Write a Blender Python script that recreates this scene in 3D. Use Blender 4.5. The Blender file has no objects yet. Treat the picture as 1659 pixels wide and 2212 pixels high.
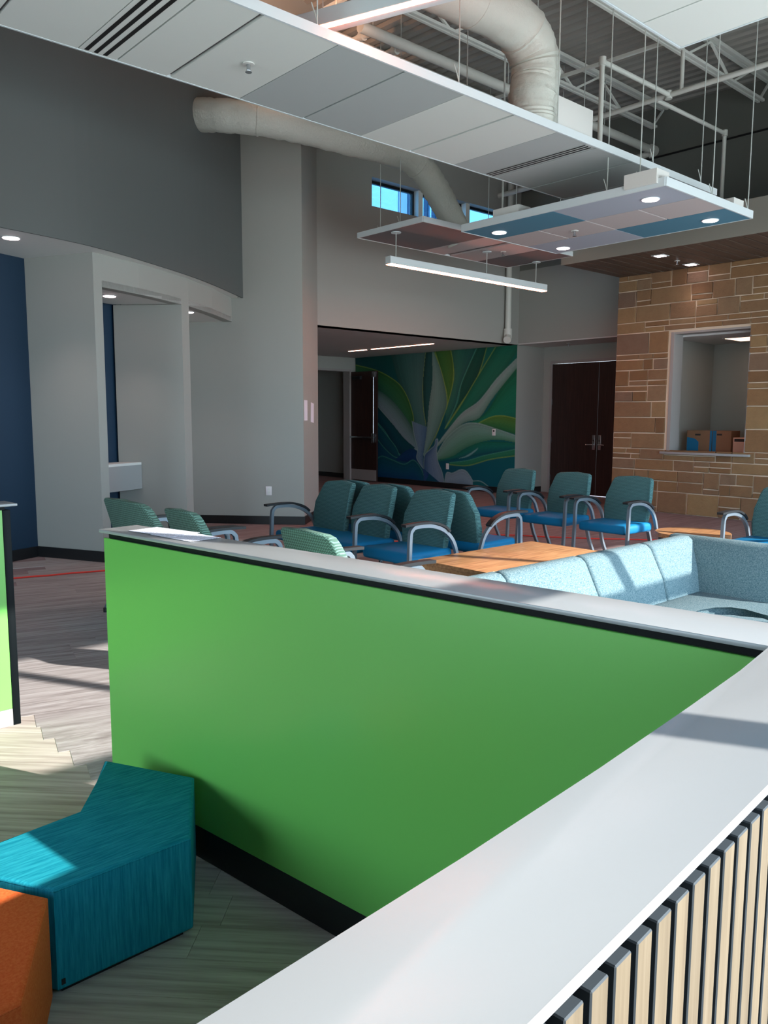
import bpy, bmesh, math, random
import numpy as np
from mathutils import Vector, Matrix
random.seed(7)
SC = bpy.context.scene
COL = SC.collection

# ------------------------------------------------------------------ camera
CAM_H = 1.5
F_PX, PITCH, ROLL, YAW = 1726.42, math.radians(6.7976), math.radians(.17885), math.radians(47.9593)
cy, sy, cp, sp = math.cos(YAW), math.sin(YAW), math.cos(PITCH), math.sin(PITCH)
FW = Vector((cy*cp, sy*cp, -sp)); RT0 = Vector((sy, -cy, 0)); UP0 = RT0.cross(FW)
RT = RT0*math.cos(ROLL) + UP0*math.sin(ROLL); UP = UP0*math.cos(ROLL) - RT0*math.sin(ROLL)
cam = bpy.data.cameras.new('camera'); camo = bpy.data.objects.new('camera', cam); COL.objects.link(camo)
cam.sensor_fit = 'VERTICAL'; cam.sensor_height = 36.0; cam.lens = 36.0*F_PX/2212.0
cam.clip_start = 0.02; cam.clip_end = 200
m = Matrix((RT, UP, -FW)).transposed().to_4x4(); m.translation = Vector((0, 0, CAM_H)); camo.matrix_world = m
SC.camera = camo

# ------------------------------------------------------------------ world, sun, exposure
SKY_HORIZON, SKY_ZENITH, SKY_GROUND, SKY_STR = (.66, .87, 1.0), (.20, .36, .62), (.62, .68, .70), 9.0
SUN_DIR, SUN_STR = Vector((-.749, 1.464, -.787)), 12.0
w = bpy.data.worlds.new('sky'); SC.world = w; w.use_nodes = True
bg = w.node_tree.nodes['Background']; bg.inputs[1].default_value = SKY_STR
_tc = w.node_tree.nodes.new('ShaderNodeTexCoord'); _sx = w.node_tree.nodes.new('ShaderNodeSeparateXYZ'); _rp = w.node_tree.nodes.new('ShaderNodeValToRGB')
_mr = w.node_tree.nodes.new('ShaderNodeMapRange'); _mr.inputs['From Min'].default_value = -1
w.node_tree.links.new(_tc.outputs['Generated'], _sx.inputs[0]); w.node_tree.links.new(_sx.outputs[2], _mr.inputs[0])
w.node_tree.links.new(_mr.outputs[0], _rp.inputs[0]); w.node_tree.links.new(_rp.outputs[0], bg.inputs[0])
_e = _rp.color_ramp.elements; _e[0].position = .49; _e[0].color = (*SKY_GROUND, 1); _e[1].position = 1.0; _e[1].color = (*SKY_ZENITH, 1)
_n = _e.new(.505); _n.color = (*SKY_HORIZON, 1); _n = _e.new(.72); _n.color = tuple(.45*a+.55*b for a, b in zip(SKY_HORIZON, SKY_ZENITH))+(1,)
sl = bpy.data.lights.new('sun', 'SUN'); sl.energy = SUN_STR; sl.angle = math.radians(.53); sl.color = (1, .96, .9)
slo = bpy.data.objects.new('sun', sl); COL.objects.link(slo); slo.rotation_euler = SUN_DIR.to_track_quat('-Z', 'Y').to_euler()
slo.location = (5, -8, 9)
vs = SC.view_settings; vs.view_transform = 'Standard'; vs.look = 'None'; vs.exposure = 0.0; vs.gamma = 1; vs.use_curve_mapping = False
SC.cycles.use_denoising = True
SC.cycles.max_bounces = 10; SC.cycles.diffuse_bounces = 6; SC.cycles.sample_clamp_indirect = 6
SC.cycles.caustics_reflective = False; SC.cycles.caustics_refractive = False

# ------------------------------------------------------------------ materials
def lin(c):
    return tuple(((v/255)/12.92 if v/255 <= .04045 else ((v/255+.055)/1.055)**2.4) for v in c)
MATS = {}
class NT:
    def __init__(s, mat): s.t = mat.node_tree; s.n = s.t.nodes; s.l = s.t.links
    def new(s, typ, **kw):
        n = s.n.new(typ)
        for k, v in kw.items(): setattr(n, k, v)
        return n
    def link(s, a, b): s.l.new(a, b)
    def math(s, op, a, b=None, c=None):
        n = s.n.new('ShaderNodeMath'); n.operation = op
        for i, v in enumerate((a, b, c)):
            if v is None: continue
            if isinstance(v, (int, float)): n.inputs[i].default_value = v
            else: s.l.new(v, n.inputs[i])
        return n.outputs[0]
    def mix(s, fac, a, b, blend='MIX'):
        n = s.n.new('ShaderNodeMix'); n.data_type = 'RGBA'; n.blend_type = blend
        for i, v in ((0, fac), (6, a), (7, b)):
            if isinstance(v, (int, float)): n.inputs[i].default_value = v
            elif isinstance(v, tuple): n.inputs[i].default_value = (*v, 1)
            else: s.l.new(v, n.inputs[i])
        return n.outputs[2]
def mat(name, rgb, rough=.6, metal=0, spec=.5, emit=None, estr=0):
    if name in MATS: return MATS[name]
    mt = bpy.data.materials.new(name); mt.use_nodes = True
    b = mt.node_tree.nodes['Principled BSDF']
    b.inputs['Base Color'].default_value = (*lin(rgb), 1); b.inputs['Roughness'].default_value = rough
    b.inputs['Metallic'].default_value = metal; b.inputs['Specular IOR Level'].default_value = spec
    if emit:
        b.inputs['Emission Color'].default_value = (*lin(emit), 1); b.inputs['Emission Strength'].default_value = estr
    MATS[name] = mt; return mt
def bsdf(mt): return mt.node_tree.nodes['Principled BSDF']
def coords(nt, kind='Object', scale=(1, 1, 1), rot=(0, 0, 0)):
    tc = nt.new('ShaderNodeTexCoord'); mp = nt.new('ShaderNodeMapping')
    mp.inputs['Scale'].default_value = scale; mp.inputs['Rotation'].default_value = rot
    nt.link(tc.outputs[kind], mp.inputs[0]); return mp.outputs[0]
def noise(nt, vec, scale, detail=4, rough=.55):
    n = nt.new('ShaderNodeTexNoise'); nt.link(vec, n.inputs[0]); n.inputs['Scale'].default_value = scale
    n.inputs['Detail'].default_value = detail; n.inputs['Roughness'].default_value = rough; return n.outputs[0]
def ramp(nt, fac, stops):
    r = nt.new('ShaderNodeValToRGB'); nt.link(fac, r.inputs[0]); e = r.color_ramp.elements
    while len(e) < len(stops): e.new(.5)
    for k, (p, c) in enumerate(stops): e[k].position = p; e[k].color = (*lin(c), 1)
    return r.outputs[0]
def bump(nt, mt, h, strength=.2, dist=.01):
    b = nt.new('ShaderNodeBump'); b.inputs['Strength'].default_value = strength; b.inputs['Distance'].default_value = dist
    nt.link(h, b.inputs['Height']); nt.link(b.outputs[0], bsdf(mt).inputs['Normal'])

def paint(name, rgb, rough=.6, var=.03):
    mt = mat(name, rgb, rough)
    nt = NT(mt); v = coords(nt); n = noise(nt, v, 60, 3)
    bump(nt, mt, n, .06, .004); return mt
def wood(name, c1, c2, c3, scale=(1, 14, 14), rough=.5, ns=2.2, objrand=.25, spec=.4):
    mt = mat(name, c1, rough, spec=spec); nt = NT(mt); v = coords(nt, 'Object', scale)
    oi = nt.new('ShaderNodeObjectInfo'); add = nt.new('ShaderNodeVectorMath'); add.operation = 'ADD'
    cmb = nt.new('ShaderNodeCombineXYZ'); k = nt.math('MULTIPLY', oi.outputs['Random'], 37.0)
    for i in range(3): nt.link(k, cmb.inputs[i])
    nt.link(v, add.inputs[0]); nt.link(cmb.outputs[0], add.inputs[1])
    n = noise(nt, add.outputs[0], ns, 6, .6)
    col = ramp(nt, n, [(.28, c1), (.5, c2), (.72, c3)])
    br = nt.math('ADD', nt.math('MULTIPLY', oi.outputs['Random'], objrand), 1-objrand/2)
    hs = nt.new('ShaderNodeHueSaturation'); nt.link(col, hs.inputs['Color']); nt.link(br, hs.inputs['Value'])
    nt.link(hs.outputs[0], bsdf(mt).inputs['Base Color']); bump(nt, mt, n, .08, .003); return mt
def fabric(name, c1, c2, scale=(400, 400, 60), rough=.9, fine=900):
    mt = mat(name, c1, rough, spec=.2); nt = NT(mt); v = coords(nt, 'Object', scale)
    n = noise(nt, v, .35, 3, .7); col = ramp(nt, n, [(.35, c1), (.68, c2)])
    nt.link(col, bsdf(mt).inputs['Base Color'])
    bump(nt, mt, n, .15, .002); return mt
def chevron(name, base, light, s=34.0):
    mt = mat(name, base, .85, spec=.25); nt = NT(mt); v = coords(nt)
    sep = nt.new('ShaderNodeSeparateXYZ'); nt.link(v, sep.inputs[0])
    y = nt.math('MULTIPLY', sep.outputs[1], s*1.3); z = nt.math('MULTIPLY', sep.outputs[2], s*1.5)
    tri = nt.math('ABSOLUTE', nt.math('SUBTRACT', nt.math('FRACT', y), .5))
    f = nt.math('FRACT', nt.math('ADD', z, nt.math('MULTIPLY', tri, 1.3)))
    line = nt.math('GREATER_THAN', f, .62)
    edge = nt.math('GREATER_THAN', nt.math('ABSOLUTE', nt.math('SUBTRACT', tri, .25)), .21)
    fac = nt.math('MULTIPLY', line, nt.math('SUBTRACT', 1.0, nt.math('MULTIPLY', edge, .6)))
    n = noise(nt, v, 300, 2); col = nt.mix(nt.math('MULTIPLY', fac, nt.math('ADD', n, .25)), lin(base), lin(light))
    nt.link(col, bsdf(mt).inputs['Base Color']); bump(nt, mt, f, .2, .003); return mt

paint('greige', (156, 159, 154)); paint('greige_dark', (86, 93, 93)); paint('teal_wall', (0, 40, 66))
paint('white_paint', (215, 218, 215), .5); paint('soffit_white', (225, 228, 226), .6)
paint('upper_wall', (110, 114, 108)); paint('beam_paint', (138, 138, 130)); paint('deck_paint', (158, 158, 152), .7)
paint('steel_paint', (226, 232, 226), .55); paint('pipe_white', (205, 210, 204), .45)
mat('black_base', (14, 17, 20), .45); mat('dark_reveal', (5, 12, 15), .5, spec=.12); mat('slat_core', (62, 68, 72), .6, spec=.2); mat('black_plastic', (18, 22, 26), .5)
mat('aluminium', (128, 140, 150), .42, .6); mat('chrome', (190, 195, 200), .22, 1); mat('frame_grey', (150, 148, 146), .5)
mat('solid_surface', (153, 156, 157), .22, spec=.5)
mat('wire', (190, 200, 196), .5, .2); mat('paper', (225, 228, 240), .8)
mat('lamp_warm', (255, 220, 205), .5, emit=(255, 138, 104), estr=45.0); mat('lamp_hall', (255, 220, 205), .5, emit=(255, 178, 150), estr=20.0)
mat('lamp_pink', (255, 225, 225), .5, emit=(255, 215, 220), estr=22.0)
mat('lamp_panel', (255, 235, 215), .5, emit=(255, 210, 180), estr=2.5)
mat('slot_black', (6, 8, 9), .7); mat('fascia', (210, 222, 226), .35, .0); mat('cardboard', (136, 98, 72), .85)
mat('print_blue', (10, 100, 140), .6); mat('print_red', (170, 40, 45), .6); mat('print_dark', (40, 32, 30), .7); mat('print_white', (205, 170, 150), .8)
mat('seat_blue', (0, 112, 160), .6, spec=.3); mat('stitch', (120, 150, 160), .8)
mat('cord_red', (205, 50, 40), .5); mat('siding_dark', (22, 60, 92), .6); mat('siding_white', (205, 225, 235), .6); mat('mullion', (70, 74, 76), .4, .6)
mat('tile_white', (216, 222, 218), .8); mat('tile_grey', (176, 184, 184), .8); mat('tile_lilac', (168, 178, 192), .8)
mat('tile_blue', (76, 130, 154), .8); mat('tile_blush', (188, 182, 182), .8); mat('tile_dark', (112, 108, 110), .8)
mat('ceiling_paint', (205, 205, 205), .7); mat('mortar', (214, 198, 176), .95)
mat('plate_white', (225, 225, 228), .4)
g = mat('green_panel', (108, 184, 86), .28, spec=.45)
wood('slat_wood', (92, 79, 60), (105, 92, 71), (115, 102, 82), (60, 60, 2.2), .5, 1.5, .14)
wood('table_wood', (130, 88, 56), (172, 124, 84), (196, 150, 106), (3, 34, 34), .4, 1.2, .06)
wood('ceiling_wood', (70, 57, 50), (86, 71, 62), (102, 86, 75), (1.5, 30, 30), .5, 1.5, .18)
wood('door_wood', (34, 22, 20), (46, 30, 27), (58, 38, 34), (24, 24, 1.2), .4, 1.5, .05)
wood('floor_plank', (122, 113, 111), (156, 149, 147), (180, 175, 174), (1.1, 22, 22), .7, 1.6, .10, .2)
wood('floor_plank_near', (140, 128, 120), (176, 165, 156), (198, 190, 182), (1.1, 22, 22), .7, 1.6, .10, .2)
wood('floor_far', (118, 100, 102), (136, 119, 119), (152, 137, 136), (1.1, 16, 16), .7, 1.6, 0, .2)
fabric('bench_teal', (0, 118, 138), (36, 152, 168), (30, 420, 420), .9)
_nt = NT(MATS['bench_teal']); _g = _nt.new('ShaderNodeNewGeometry'); _s = _nt.new('ShaderNodeSeparateXYZ'); _nt.link(_g.outputs['Normal'], _s.inputs[0])
_f = _nt.math('GREATER_THAN', _nt.math('ABSOLUTE', _s.outputs[2]), .6); _n2 = noise(_nt, coords(_nt, 'Object', (420, 420, 22)), .35, 3, .7)
_c2 = ramp(_nt, _n2, [(.35, (0, 118, 140)), (.68, (34, 150, 170))]); _old = bsdf(MATS['bench_teal']).inputs['Base Color'].links[0].from_socket
_nt.link(_nt.mix(_f, _c2, _old), bsdf(MATS['bench_teal']).inputs['Base Color'])
fabric('ottoman_orange', (222, 94, 42), (234, 116, 62), (420, 420, 420), .9)
fabric('sofa_fabric', (70, 98, 107), (127, 144, 147), (420, 420, 420), .95)
chevron('chair_fabric', (50, 84, 88), (104, 150, 147), 56); chevron('chair_fabric_pale', (78, 104, 94), (128, 170, 154), 40)
def stone_mat():
    mt = mat('stone', (150, 120, 90), .9, spec=.2); nt = NT(mt); v = coords(nt); oi = nt.new('ShaderNodeObjectInfo')
    col = ramp(nt, oi.outputs['Random'], [(0, (120, 92, 66)), (.3, (152, 120, 84)), (.6, (140, 112, 86)), (.8, (164, 136, 96)), (1, (128, 108, 94))])
    add = nt.new('ShaderNodeVectorMath'); add.operation = 'ADD'; nt.link(v, add.inputs[0]); nt.link(oi.outputs['Location'], add.inputs[1])
    n = noise(nt, add.outputs[0], 9, 8, .65); n2 = noise(nt, add.outputs[0], 40, 6, .7)
    c = nt.mix(nt.math('MULTIPLY', n, .55), col, lin((96, 74, 58)))
    nt.link(c, bsdf(mt).inputs['Base Color']); bump(nt, mt, nt.math('ADD', n, nt.math('MULTIPLY', n2, .5)), .55, .02)
stone_mat()
def duct_mat():
    mt = mat('duct_wrap', (196, 202, 194), .5, spec=.4); nt = NT(mt); v = coords(nt)
    n = noise(nt, v, 5, 6, .6); n2 = noise(nt, v, 22, 5, .7)
    bump(nt, mt, nt.math('ADD', n, nt.math('MULTIPLY', n2, .3)), .5, .05)
duct_mat()
def paper_mat():
    mt = mat('printed_paper', (222, 226, 240), .8); nt = NT(mt); v = coords(nt, 'Object')
    sep = nt.new('ShaderNodeSeparateXYZ'); nt.link(v, sep.inputs[0])
    f = nt.math('GREATER_THAN', nt.math('FRACT', nt.math('MULTIPLY', sep.outputs[1], 90)), .72)
    n = nt.math('GREATER_THAN', noise(nt, v, 160, 1), .46)
    nt.link(nt.mix(nt.math('MULTIPLY', nt.math('MULTIPLY', f, n), .75), lin((222, 226, 240)), lin((90, 95, 110))), bsdf(mt).inputs['Base Color'])
paper_mat()

# ------------------------------------------------------------------ geometry helpers
def tag(o, label=None, cat=None, group=None, kind=None):
    if label: o['label'] = label
    if cat: o['category'] = cat
    if group: o['group'] = group
    if kind: o['kind'] = kind
    return o
def empty(name, loc=(0, 0, 0), rz=0, label=None, cat=None, group=None, kind=None):
    o = bpy.data.objects.new(name, None); COL.objects.link(o); o.empty_display_size = .1
    o.location = loc; o.rotation_euler = (0, 0, rz); return tag(o, label, cat, group, kind)
def link(name, me, mt, parent=None, loc=None, rz=0):
    o = bpy.data.objects.new(name, me); COL.objects.link(o)
    if mt and not me.materials: me.materials.append(MATS[mt])
    if parent: o.parent = parent
    if loc is not None: o.location = loc
    if rz: o.rotation_euler = (0, 0, rz)
    return o
class MB:
    def __init__(s): s.bm = bmesh.new()
    def box(s, a, b, bev=0, seg=2):
        a, b = [min(p) for p in zip(a, b)], [max(p) for p in zip(a, b)]
        vs = [s.bm.verts.new((x, y, z)) for z in (a[2], b[2]) for x, y in ((a[0], a[1]), (b[0], a[1]), (b[0], b[1]), (a[0], b[1]))]
        fs = [s.bm.faces.new([vs[i] for i in q]) for q in ((3, 2, 1, 0), (4, 5, 6, 7), (0, 1, 5, 4), (1, 2, 6, 5), (2, 3, 7, 6), (3, 0, 4, 7))]
        if bev: s._bev([e for f in fs for e in f.edges], bev, seg)
        return s
    def _bev(s, edges, bev, seg):
        bmesh.ops.bevel(s.bm, geom=list(set(edges)), offset=bev, segments=seg, profile=.5, affect='EDGES', clamp_overlap=True)
    def prism(s, poly, z0, z1, bev=0, seg=2, xf=None):
        area = sum(poly[i-1][0]*poly[i][1]-poly[i][0]*poly[i-1][1] for i in range(len(poly)))
        if area < 0: poly = poly[::-1]
        f = xf or (lambda p: p)
        lo = [s.bm.verts.new(f((x, y, z0))) for x, y in poly]; hi = [s.bm.verts.new(f((x, y, z1))) for x, y in poly]
        n = len(poly); fl = s.bm.faces.new(lo[::-1]); fh = s.bm.faces.new(hi)
        for i in range(n): s.bm.faces.new((lo[i], lo[(i+1) % n], hi[(i+1) % n], hi[i]))
        if bev: s._bev(list(fl.edges)+list(fh.edges), bev, seg)
        return s
    def tube(s, path, r, n=10, cap=True, flat=None, rfun=None):
        path = [Vector(p) for p in path]; rings = []; up = None
        for i, p in enumerate(path):
            d = (path[min(i+1, len(path)-1)]-path[max(i-1, 0)]).normalized()
            if up is None:
                up = Vector((0, 0, 1)) if abs(d.z) < .9 else Vector((0, 1, 0))
            side = d.cross(up)
            if side.length < 1e-4: side = d.cross(Vector((1, 0, 0)))
            side.normalize(); u2 = side.cross(d).normalized(); up = u2
            rr = rfun(i) if rfun else r
            if flat: ring = [p+side*a*flat[0]+u2*b*flat[1] for a, b in ((-1, -1), (1, -1), (1, 1), (-1, 1))]
            else: ring = [p+(side*math.cos(2*math.pi*k/n)+u2*math.sin(2*math.pi*k/n))*rr for k in range(n)]
            rings.append([s.bm.verts.new(v) for v in ring])
        k = len(rings[0])
        for a, b in zip(rings, rings[1:]):
            for j in range(k): s.bm.faces.new((a[j], a[(j+1) % k], b[(j+1) % k], b[j]))
        if cap: s.bm.faces.new(rings[0][::-1]); s.bm.faces.new(rings[-1])
        return s
    def cyl(s, c, r, z0, z1, n=20, r2=None):
        r2 = r if r2 is None else r2
        lo = [s.bm.verts.new((c[0]+r*math.cos(2*math.pi*k/n), c[1]+r*math.sin(2*math.pi*k/n), z0)) for k in range(n)]
        hi = [s.bm.verts.new((c[0]+r2*math.cos(2*math.pi*k/n), c[1]+r2*math.sin(2*math.pi*k/n), z1)) for k in range(n)]
        s.bm.faces.new(lo[::-1]); s.bm.faces.new(hi)
        for i in range(n): s.bm.faces.new((lo[i], lo[(i+1) % n], hi[(i+1) % n], hi[i]))
        return s
    def quad(s, *pts): s.bm.faces.new([s.bm.verts.new(p) for p in pts]); return s
    def mesh(s, name, mt=None, smooth=False):
        me = bpy.data.meshes.new(name); bmesh.ops.recalc_face_normals(s.bm, faces=s.bm.faces[:])
        s.bm.to_mesh(me); s.bm.free()
        if mt: me.materials.append(MATS[mt])
        if smooth:
            for p in me.polygons: p.use_smooth = True
            me.set_sharp_from_angle(angle=math.radians(40))
        return me
    def build(s, name, mt, parent=None, smooth=False, loc=None, rz=0): return link(name, s.mesh(name, mt, smooth), None, parent, loc, rz)
def box(name, a, b, mt, parent=None, bev=0): return MB().box(a, b, bev).build(name, mt, parent, bev > 0)
def struct(o): o['kind'] = 'structure'; return o
def spline(pts, n=8):
    P = [Vector(p) for p in pts]; out = []
    for i in range(len(P)-1):
        p0, p1, p2, p3 = P[max(i-1, 0)], P[i], P[i+1], P[min(i+2, len(P)-1)]
        for k in range(n):
            t = k/n
            out.append(.5*((2*p1)+(p2-p0)*t+(2*p0-5*p1+4*p2-p3)*t*t+(3*p1-p0-3*p2+p3)*t**3))
    out.append(P[-1]); return out
def copy_tree(o, parent=None):
    c = o.copy(); COL.objects.link(c); c.parent = parent
    for ch in o.children: copy_tree(ch, c)
    return c
def rline(p, q, off):           # point pair shifted sideways to the left of p->q
    d = Vector((q[0]-p[0], q[1]-p[1])).normalized(); n = Vector((-d.y, d.x))*off
    return (p[0]+n.x, p[1]+n.y), (q[0]+n.x, q[1]+n.y)
def wall_poly(name, pts, z0, z1, mt, thick, parent=None):
    """wall along a polyline; thick>0 grows to the left of the walking direction"""
    P = [Vector(p) for p in pts]; off = []
    for i, p in enumerate(P):
        ns = []
        for a, b in ((i-1, i), (i, i+1)):
            if a >= 0 and b < len(P): d = (P[b]-P[a]).normalized(); ns.append(Vector((-d.y, d.x)))
        n = sum(ns, Vector((0, 0))).normalized(); k = n.dot(ns[0]); off.append(p+n*thick/max(k, .3))
    return struct(MB().prism([tuple(p) for p in P]+[tuple(p) for p in off[::-1]], z0, z1).build(name, mt, parent))

ROOF = lambda y: 6.42+.036*(y-6)
# ================================================================== SETTING
# ---- floor: slab, then planks laid in two directions
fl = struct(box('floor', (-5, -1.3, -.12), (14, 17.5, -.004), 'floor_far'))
def planks(ang, inside, w_, l_, z, cx, cy, rad, mt, cut=None):
    me = MB().box((-l_/2+.0006, -w_/2+.0005, -.004), (l_/2-.0006, w_/2-.0005, 0)).mesh('plank', mt)
    c, s = math.cos(ang), math.sin(ang); k = int(rad/w_)
    for j in range(-k, k+1):
        off = random.random()*l_
        for i in range(-int(rad/l_)-1, int(rad/l_)+2):
            u, v = i*l_+off, j*w_
            x, y = cx+c*u-s*v, cy+s*u+c*v
            if inside(x, y, c*l_/2, s*l_/2):
                k_ = 1.0
                if cut is not None and x-c*l_/2 < cut:         # plank sawn off at the change of direction
                    e = x+c*l_/2
                    if e < cut+.10: continue
                    k_ = (e-cut)/(c*l_); x, y = x+c*l_/2*(1-k_), y+s*l_/2*(1-k_)
                o = link('plank', me, None, fl, (x, y, z), ang); o.scale.x = k_
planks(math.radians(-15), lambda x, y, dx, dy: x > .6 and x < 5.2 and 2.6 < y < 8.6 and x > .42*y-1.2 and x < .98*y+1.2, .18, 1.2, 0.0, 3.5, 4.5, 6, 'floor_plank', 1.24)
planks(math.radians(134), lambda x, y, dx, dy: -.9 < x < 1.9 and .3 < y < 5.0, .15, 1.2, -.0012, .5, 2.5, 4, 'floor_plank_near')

# ---- outer window wall behind the camera (storefront facing the sun)
YW = -1.0
ww = struct(empty('window_1', (0, YW, 0)))
def wwbox(name, a, b, mt): return box(name, a, b, mt, ww)
for x in [.49, 1.80, 3.115, 4.43, 5.745, 7.06, 8.375, 9.69, 10.9]:
    wwbox('mullion', (x-.027, -.11, 0), (x+.027, 0, 3.42), 'mullion')
wwbox('transom', (.46, -.11, 2.27), (11.6, 0, 2.345), 'mullion'); wwbox('sill', (.46, -.11, 0), (11.6, 0, .08), 'mullion')
wwbox('head', (.46, -.11, 3.31), (11.6, 0, 3.42), 'mullion')
struct(box('wall_window_side', (-5, YW-.25, 3.4), (14, YW, 6.6), 'upper_wall'))
struct(box('wall_window_end', (11.6, YW-.25, 0), (14, YW, 3.4), 'greige'))
struct(box('wall_window_start', (-5, YW-.25, 0), (.46, YW, 3.4), 'greige'))
struct(box('wall_left_end', (-5.2, YW-.25, 3.0), (-5, 10, 6.9), 'greige'))
struct(box('wall_left_end_pier', (-5.2, 5.6, 0), (-5, 10, 3.0), 'greige')); struct(box('wall_left_end_corner', (-5.2, YW-.25, 0), (-5, 1.4, 3.0), 'greige'))
wl = struct(empty('window_6', (-5.1, 0, 0)))
for y in (1.4, 2.8, 4.2, 5.6): box('mullion', (-.05, y-.03, 0), (.05, y+.03, 3.0), 'mullion', wl)
box('transom', (-.05, 1.4, 2.2), (.05, 5.6, 2.27), 'mullion', wl)
# ---- roof deck: fluted steel, flutes running along Y
b = MB(); prof = []; x = -5.2; per = .19
while x < 14.3:
    prof += [(x, 0), (x+.085, 0), (x+.105, .045), (x+.17, .045)]; x += per
y0, y1 = YW-.3, 10.2
lo = [b.bm.verts.new((px, y0, ROOF(y0)+pz)) for px, pz in prof]; hi = [b.bm.verts.new((px, y1, ROOF(y1)+pz)) for px, pz in prof]
for i in range(len(prof)-1): b.bm.faces.new((lo[i], lo[i+1], hi[i+1], hi[i]))
dk = struct(b.build('ceiling', 'deck_paint'))
struct(box('ceiling_roof_cover', (-5.3, YW-.4, 6.85), (14.4, 10.15, 7.0), 'upper_wall'))

# ---- window wall above the corridor (plane Y = 9.88)
wb = struct(empty('wall_back', (0, 0, 0)))
Z0, Z1 = 2.88, 6.8; WX = [(8.63, 9.70), (9.80, 10.87), (10.97, 12.0)]; WZ0, WZ1 = 4.81, 5.25
b = MB(); b.box((7.2, 9.88, Z0), (12.6, 10.13, WZ0)); b.box((7.2, 9.88, WZ1), (12.6, 10.13, Z1)); b.box((7.2, 9.88, WZ0), (8.63, 10.13, WZ1)); b.box((12.0, 9.88, WZ0), (12.6, 10.13, WZ1))
b.build('wall_body', 'greige', wb)
for a, c in ((9.70, 9.80), (10.87, 10.97)): box('window_pier', (a, 9.92, WZ0), (c, 10.13, WZ1), 'steel_paint', wb)
mt = bpy.data.materials.new('window_glass'); mt.use_nodes = True; nt = NT(mt); nt.n.clear()
o_ = nt.new('ShaderNodeOutputMaterial'); tr = nt.new('ShaderNodeBsdfTransparent'); gl = nt.new('ShaderNodeBsdfGlossy'); mx = nt.new('ShaderNodeMixShader')
tr.inputs[0].default_value = (.26, .43, .56, 1); gl.inputs['Roughness'].default_value = .02; mx.inputs[0].default_value = .06
nt.link(tr.outputs[0], mx.inputs[1]); nt.link(gl.outputs[0], mx.inputs[2]); nt.link(mx.outputs[0], o_.inputs[0]); MATS['window_glass'] = mt
for k, (a, c) in enumerate(WX):
    wn = struct(empty(f'window_{k+2}', (a, 10.05, WZ0)))
    L, Hh = c-a, WZ1-WZ0
    box('window_frame', (0, -.02, Hh-.045), (L, .03, Hh), 'black_base', wn); box('window_frame', (0, -.02, 0), (L, .03, .02), 'black_base', wn)
    box('window_frame', (0, -.02, .02), (.02, .03, Hh-.045), 'black_base', wn); box('window_frame', (L-.04, -.02, .02), (L, .03, Hh-.045), 'black_base', wn)
    box('pane', (.02, .0, .02), (L-.04, .006, Hh-.045), 'window_glass', wn)
# neighbouring building seen through the clerestory
nb = empty('neighbouring_facade', (13.6, 14.3, 2.985), 0, 'white and dark blue panelled facade outside the high windows', 'building')
box('white_panel', (-2.6, .02, 0), (-.27, .3, 5.0), 'siding_white', nb); box('corner_panel', (-.265, .0, 0), (0, .3, 5.0), 'tile_lilac', nb)
box('dark_panel', (0, .02, 0), (2.2, .3, 5.0), 'siding_dark', nb)
for k in range(8): box('batten', (.20+k*.27, -.04, 0), (.24+k*.27, .02, 5.0), 'siding_white', nb)

# ---- right end: upper wall, door alcove, stone wall, wood soffit
struct(box('wall_far', (12.36, 7.0, 2.9), (12.6, 9.88, 4.25), 'greige')); struct(box('wall_far_top', (12.36, 7.0, 4.25), (12.6, 9.88, 6.8), 'upper_wall'))
struct(box('wall_far_upper', (12.36, YW, 3.8), (12.6, 7.0, 6.8), 'upper_wall'))
struct(box('trim_1', (12.33, YW, 5.68), (12.36, 9.88, 5.70), 'black_base'))
struct(box('wall_alcove_side', (12.365, 9.9, 0), (13.4, 10.1, 2.88), 'greige'))
wd = struct(empty('wall_alcove', (0, 0, 0)))
b = MB(); b.box((13.22, 7.2, 2.60), (13.4, 9.9, 2.88)); b.box((13.22, 9.72, 0), (13.4, 9.9, 2.60)); b.box((13.22, 7.2, 0), (13.4, 7.50, 2.6)); b.build('wall_body', 'greige', wd)
struct(box('ceiling_alcove', (12.37, 7.2, 2.88), (13.4, 9.9, 2.95), 'ceiling_paint'))
struct(box('baseboard_alcove', (12.40, 9.885, 0), (13.2, 9.9, .11), 'black_base'))
dd = struct(empty('door_1', (13.2, 8.61, 0)))
for s in (-1, 1):
    leaf = box('door_leaf', (0, (0.004 if s > 0 else -1.06), .01), (.045, (1.06 if s > 0 else -.004), 2.54), 'door_wood', dd)
    yy = s*.065
    hp = box('handle_plate', (-.012, yy-.03, .885), (0, yy+.03, 1.165), 'chrome', leaf, .004)
    MB().tube([(-.012, yy, .985), (-.06, yy, .985), (-.065, yy+s*.02, .985), (-.065, yy+s*.14, .98)], .011, 8).build('lever', 'chrome', leaf, True)
    MB().tube([(-.022, yy, 1.06), (-.012, yy, 1.06)], .014, 10).build('lock_cylinder', 'black_plastic', leaf)
b = MB(); b.box((-.03, 1.06, 0), (.06, 1.10, 2.6)); b.box((-.03, -1.10, 0), (.06, -1.06, 2.6)); b.box((-.03, -1.06, 2.545), (.06, 1.06, 2.6)); b.build('door_frame', 'frame_grey', dd)
for z in (.25, 1.0, 1.75): box('hinge', (-.008, 1.045, z), (.0, 1.065, z+.11), 'chrome', dd)

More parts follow.
